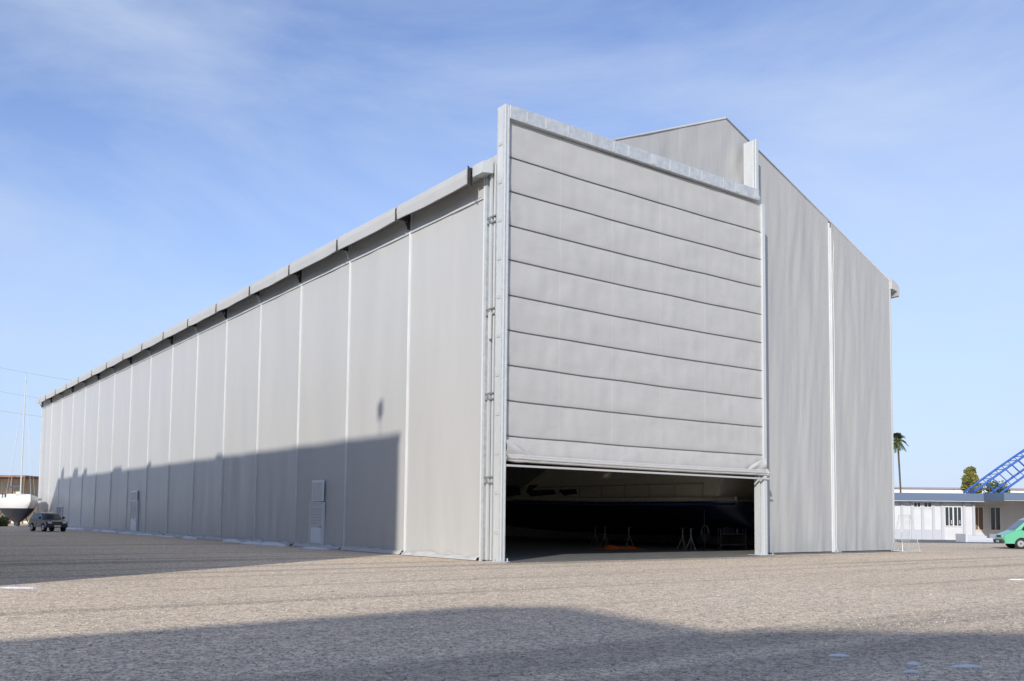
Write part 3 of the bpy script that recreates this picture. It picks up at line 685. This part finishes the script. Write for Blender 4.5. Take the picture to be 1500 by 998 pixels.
# ---------------------------------------------------------------- trees
m_bark = mat('bark', (.09, .07, .05), .9, 0, .3, 6)
m_leafA = mat('leaf_green', (.035, .06, .02), .7, 0, 0, .9, color2=(.11, .14, .04)); m_leafY = mat('leaf_olive', (.10, .12, .025), .7, 0, 0, .7, color2=(.30, .28, .08))
def tree(name, loc, h, cr, label, mleaf, n_=3500, trunk=.25, base=.45, leaf=.22, sq=.8, ncl=16, cone=0):
    rt = empty(name, loc, 0, label, 'tree'); rnd = random.Random(int(abs(loc[0])*7+n_))
    g = MB(); g.tube([(0, 0, 0), (.1, .05, h*.3), (-.05, .1, h*.6), (0, 0, h*.88)], [trunk, trunk*.75, trunk*.45, trunk*.1], 8)
    cl = []
    for q in range(ncl):
        f = rnd.random(); t = rnd.random()*6.28; rr = cr*math.sqrt(rnd.random())*.75*(1-cone*f); z = h*(base+.05)+(h*(1-base))*f*.9
        cc = Vector((math.cos(t)*rr, math.sin(t)*rr, z)); cl.append((cc, cr*rnd.uniform(.28, .45)*(1-cone*.6*f)))
        g.tube([(0, 0, z*.65), tuple(cc*.6+Vector((0, 0, z*.35))), tuple(cc)], [trunk*.3, trunk*.18, .02], 5)
    g.build('trunk', m_bark, rt, world=False)
    g = MB()
    for q in range(n_):
        c, r_ = rnd.choice(cl); d_ = Vector((rnd.gauss(0, 1), rnd.gauss(0, 1), rnd.gauss(0, sq))).normalized()*r_*rnd.uniform(.4, 1.12)
        p = c+d_; a = Vector((rnd.gauss(0, 1), rnd.gauss(0, 1), rnd.gauss(0, 1))).normalized(); b = a.orthogonal().normalized(); s = leaf*rnd.uniform(.6, 1.3)
        g.poly([p-a*s, p+b*s*.6, p+a*s, p-b*s*.6])
    g.build('crown', mleaf, rt, world=False); return rt
Zt = 130; tree('pointed_tree', c2w(lx(1426, Zt), Zt), lz(1426, 686, Zt), 2.5, 'yellowish green tree with a pointed crown rising behind the low white office', m_leafY, 9000, base=.25, ncl=34, cone=.75, leaf=.2)
Zt = 92; ph = lz(1317, 643, Zt)
pm = empty('palm_tree', c2w(lx(1318, Zt), Zt), -YAW, 'slim palm with drooping dark fronds just past the right edge of the shed', 'tree')
g = MB(); g.tube([(0.25, 0, 0), (.2, 0, ph*.5), (0, 0, ph)], [.14, .09, .10], 8); g.build('trunk', m_bark, pm, world=False)
g = MB(); rnd = random.Random(5)
for q in range(40):
    az = q*2.4+rnd.random()*.4; el = R(rnd.uniform(-40, 88)); L_ = rnd.uniform(1.0, 1.35); pts = []
    for t in range(9):
        s = t/8*L_; r_ = s*math.cos(el)*.72+.08*s; z = ph+s*math.sin(el)-.38*s*s
        pts.append(Vector((math.cos(az)*r_, math.sin(az)*r_, z)))
    side = Vector((-math.sin(az), math.cos(az), 0))
    for t in range(1, 8):
        for e in (0, .5):
            p0 = pts[t].lerp(pts[t+1], e)
            for s_ in (-1, 1):
                d = (side*s_*.8+(pts[t+1]-pts[t]).normalized()*.6+Vector((0, 0, -.45))).normalized()*rnd.uniform(.24, .36)*(1-.4*t/8)
                wv = (pts[t+1]-pts[t]).normalized()*.04
                g.poly([p0-wv, p0+d*.6-wv, p0+d, p0+d*.6+wv, p0+wv])
g.build('crown', m_leafA, pm, world=False)
tree('leafy_bush', c2w(lx(0, 100), 100), .8, .9, 'low green bush at the left edge near the sailing boat', m_leafA, 1200, .08, .1)
Zt = 150; tree('broad_tree', c2w(lx(1462, Zt), Zt), lz(1462, 712, Zt), 3.4, 'low dark tree under the blue lattice boom', m_leafA, 4500, base=.25)

# ---------------------------------------------------------------- low white office
m_offw = mat('office_white_render', (.60, .61, .63), .7, 0, .05, .8); m_blue = mat('blue_fascia', (.12, .17, .25), .5)
m_blue2 = mat('blue_steel', (.03, .11, .42), .4); m_pier = mat('office_pilaster', (.48, .50, .54), .7)
Zo = 82; of = empty('low_office', c2w(lx(1300, Zo), Zo), -YAW, 'low flat-roofed white office with a blue edge behind the van', 'building')
def ox(px): return lx(px, Zo)-lx(1300, Zo)
def oz(py, px=1400): return lz(px, py, Zo)
XE2 = ox(1640); H0 = oz(735); H1 = oz(723)
g = MB(); g.box((0, 0, 0), (ox(1428), 10, H0)); g.box((ox(1428)+.002, 3.5, 0), (XE2, 10, H0)); g.build('wall', m_offw, of, world=False)
g = MB(); g.box((-.8, -.9, H0+.003), (XE2, 10.5, H1-.12)); g.build('roof', m_offw, of, world=False)
g = MB(); g.box((-.8, -.95, H0+.08), (XE2, -.905, H1)); g.build('fascia', m_blue, of, world=False)
g = MB(); g.box((ox(1436), -4.2, H0+.05), (XE2, -.96, H1-.05)); cn = g.build('canopy', m_offw, of, world=False)
g = MB(); g.box((ox(1436)-.02, -4.27, H0+.12), (XE2, -4.203, H1)); g.box((ox(1436)-.06, -4.25, H0+.12), (ox(1436)-.005, -.96, H1)); g.build('canopy_edge', m_blue, cn, world=False)
for px_ in (1477, 1512, 1560): g = MB(); g.box((ox(px_)-.12, -3.9, 0), (ox(px_)+.12, -3.66, H0+.047)); g.build('canopy_post', m_pier, of, world=False)
for px_ in (1322, 1337, 1352, 1368, 1381, 1413, 1427):
    g = MB(); g.box((ox(px_)-.11, -.12, 0), (ox(px_)+.11, -.003, H0)); g.build('pilaster', m_pier, of, world=False)
g = MB(); g.box((.01, -.05, .002), (ox(1384), -.006, .9)); g.build('plinth', m_pier, of, world=False)
def owin(a, b, c, d, y=0., m=m_glass, nm='window'):
    g = MB(); g.box((ox(a), y-.05, oz(d)), (ox(b), y-.005, oz(c))); w_ = g.build(nm, m, of, world=False)
    g = MB(); X0_, X1_, A, B = ox(a), ox(b), oz(d), oz(c)
    g.box((X0_-.07, y-.08, A), (X0_-.002, y-.004, B)); g.box((X1_+.002, y-.08, A), (X1_+.07, y-.004, B)); g.box((X0_-.07, y-.08, B+.002), (X1_+.07, y-.004, B+.08)); g.box((X0_-.07, y-.08, A-.08), (X1_+.07, y-.004, A-.002))
    g.box(((X0_+X1_)/2-.03, y-.075, A+.01), ((X0_+X1_)/2+.03, y-.052, B-.01)); g.build('frame', m_white, w_, world=False); return w_
owin(1340, 1349, 737, 743); owin(1355, 1365, 737, 743)
for a, b in ((1385.5, 1396), (1398, 1408.5)):
    dd = owin(a, b, 743, 770, 0, m_glass, 'door')
    g = MB(); g.box((ox(b)-.16, -.10, 1.4), (ox(b)-.10, -.055, 1.75)); g.build('handle', m_galv2, dd, world=False)
owin(1440, 1452, 742, 758, 3.5); owin(1482, 1496, 742, 776, 3.5); owin(1456, 1470, 742, 776, 3.5, mat('brown_panel', (.2, .12, .08), .6), 'door')
stp = empty('entrance_steps', c2w(lx(1416, 74), 74), -YAW, 'pale low entrance steps before the white office', 'steps')
for q in range(3): g = MB(); g.box((0, q*.35, 0), (2.6-q*.3, 1.6+.001*q, .17*(q+1)-.002*(3-q))); g.build('step', m_pier, stp, world=False)
g = MB()
for x in (-.15, 2.65): g.box((x, -.2, 0), (x+.14, 1.5, .65))
g.build('side_wall', m_offw, stp, world=False)
g = MB(); pts = [c2w(lx(1318, 70), 70), c2w(lx(1700, 70), 70), c2w(lx(1700, 81.9), 81.9), c2w(lx(1300, 81.9), 81.9)]
g.poly([(p.x, p.y, .005) for p in pts]); tag(g.build('asphalt_apron', mat('asphalt', (.14, .14, .14), .9, 0, .15, 1.5)), None, None, kind='structure')
Zh = 165; fh = empty('far_hall', c2w(lx(1322, Zh), Zh), -YAW, 'long distant pale hall with a low roof seen above the white office', 'building')
g = MB(); L_ = lx(1560, Zh)-lx(1300, Zh); hh = lz(1360, 716, Zh); g.box((-3, 0, 0), (L_, 14, hh)); g.build('wall', m_white, fh, world=False)
g = MB(); g.extr([(-.4, hh+.003), (14.4, hh+.003), (7, hh+.55)], lambda p: (-3.4, p[0], p[1]), lambda p: (L_+.4, p[0], p[1])); fixn(g.build('roof', mat('pinkish_roof', (.5, .42, .40), .8), fh, world=False))
for q in range(6): g = MB(); g.box((q*4, -.06, hh-1.6), (q*4+2.4, -.005, hh-.8)); g.build('window', m_glass, fh, world=False)
Za = 100; ar = empty('blue_lattice_boom', c2w(lx(1432, Za), Za), -YAW, 'bright blue steel lattice boom rising behind the low white office', 'crane')
def ap(px, py): return (lx(px, Za)-lx(1432, Za), 0, lz(px, py, Za))
def chord(t, low):
    x = 1428+t*230; up = 721-150*math.sin(t*1.1)
    return ap(x+(13 if low else 0), up+(21 if low else 0)*(1-.15*t))
for q, dy in enumerate((0, 2.2)):
    for low in (0, 1):
        g = MB(); pts = [Vector(chord(t/24, low))+Vector((0, dy, 0)) for t in range(25)]
        g.tube(pts, .12, 8); g.build('chord', m_blue2, ar, smooth=True, world=False)
for t in range(24):
    g = MB()
    for dy in (0, 2.2):
        g.tube([Vector(chord(t/24, 0))+Vector((0, dy, 0)), Vector(chord((t+.5)/24, 1))+Vector((0, dy, 0))], .045, 5)
    g.tube([Vector(chord(t/24, 0)), Vector(chord(t/24, 0))+Vector((0, 2.2, 0))], .045, 5); g.build('lattice_brace', m_blue2, ar, world=False)
g = MB(); e = chord(1, 0); g.box((e[0], -.2, 0), (e[0]+.6, 2.4, e[2]+.1)); g.build('support_leg', m_blue2, ar, world=False)

Zc = 1.65*1347/45.5; rk = empty('mesh_rack', c2w(lx(1327, Zc), Zc), -YAW+R(10), 'pale wire mesh A-shaped rack leaning beside the right corner of the shed', 'rack')
h = 1.95
for s_ in (-1, 1):
    g = MB(); P = lambda u, v, s_=s_: (-.5+1.0*u+(.18*(.5-u)*2*v), s_*.45*(1-v)+s_*.05, .05+(h-.05)*v)
    g.tube([P(0, 0), P(0, 1), P(1, 1), P(1, 0), P(0, 0)], .022, 6); f_ = g.build('side_frame', m_galv, rk, world=False)
    g = MB()
    for q in range(1, 10): g.tube([P(q/10, 0), P(q/10, 1)], .004, 4)
    for q in range(1, 14): g.tube([P(0, q/14), P(1, q/14)], .004, 4)
    g.build('wire_mesh', m_galv, f_, world=False)
g = MB(); g.tube([(-.5, -.5, .05), (-.5, .5, .05)], .025, 6); g.tube([(.5, -.5, .05), (.5, .5, .05)], .025, 6); g.build('base_bar', m_galv2, rk, world=False)

# ---------------------------------------------------------------- buildings that shade the yard (out of frame)
m_plas = mat('unseen_building_render', (.5, .47, .42), .8, 0, .08, .5); m_rf = mat('unseen_building_roof', (.2, .2, .2), .7)
XS = 1.57
pw = onx(583, 720, XL); zw_ = onx(560, 637, XL).z
yc = pw.y-(k.y/k.x)*(XL-XS); HC = zw_+(XL-XS)/abs(k.x)*TE
wh = empty('unseen_shading_warehouse', (XS, yc, 0), 0, 'unseen long flat-roofed warehouse that shades the yard, out of frame across from the side wall', 'building')
LW = 74
g = MB(); g.box((-13, 0, 0), (0, LW, HC-.3)); g.build('wall', m_plas, wh, world=False)
g = MB(); g.box((-13.1, -.1, HC-.297), (.0, LW+.1, HC)); g.build('roof', m_rf, wh, world=False)
for q in range(9):
    for z in (3, 8): g = MB(); g.box((.003, 3+q*8, z), (.05, 6.5+q*8, z+2)); g.build('window', m_glass, wh, world=False)
for q in range(4): g = MB(); g.box((.003, 8.2+q*16, 0), (.06, 10.2+q*16, 2.5)); g.build('door', m_vent, wh, world=False)
pl = onx(556, 600, XL); yl = pl.y-(k.y/k.x)*(XL-XS+.3)-yc; zl_ = pl.z+(XL-XS+.3)/abs(k.x)*TE
g = MB(); g.tube([(-.3, yl, HC), (-.3, yl, zl_)], .03, 6); g.tube([(-.3, yl, zl_-.3), (-.3, yl, zl_+.35)], .2, 8); g.build('roof_vent', m_galv, wh, world=False)
for yy, ww, hh in ((22, 1.2, .35), (38, .6, .5), (47, 2.5, .5), (60, 1.0, .8), (64, 1.6, 1.0), (71, .5, 1.3)):
    g = MB(); g.box((-1.5, yy, HC), (-.3, yy+ww, HC+hh)); g.build('roof_vent', m_galv, wh, world=False)
gh = empty('gabled_workshop', c2w(-9, -10), -YAW, 'pale gabled workshop standing behind the viewpoint', 'building')
g = MB(); g.extr([(-8, 0), (4.2, 0), (4.2, 11.0), (.8, 12.75), (-.8, 12.75), (-5, 10.3), (-8, 8.8)], lambda p: (p[0], 0, p[1]), lambda p: (p[0], -16, p[1])); fixn(g.build('wall', m_plas, gh, world=False))
g = MB(); g.box((-2, .003, 0), (2, .05, 4)); g.build('door', m_vent, gh, world=False)
fb = empty('flat_hall', c2w(-4.78, -10), -YAW, 'flat-topped pale hall joined to the gabled workshop behind the viewpoint', 'building')
g = MB(); g.box((0, -16, 0), (40, -.05, 11.25)); g.build('wall', m_plas, fb, world=False)
for q in range(6): g = MB(); g.box((2+q*6, -.047, 3), (5+q*6, .0, 5)); g.build('window', m_glass, fb, world=False)

# ---------------------------------------------------------------- camera
cd = bpy.data.cameras.new('camera'); co = bpy.data.objects.new('camera', cd); col.objects.link(co)
cd.sensor_width = 36; cd.sensor_fit = 'HORIZONTAL'; cd.lens = F/1500*36; cd.shift_y = (PY-499)/1500; cd.clip_end = 5000
co.matrix_world = Matrix.Translation(CAM) @ M3
scene.camera = co
scene.view_settings.view_transform = 'Standard'; scene.view_settings.look = 'None'; scene.view_settings.exposure = 0
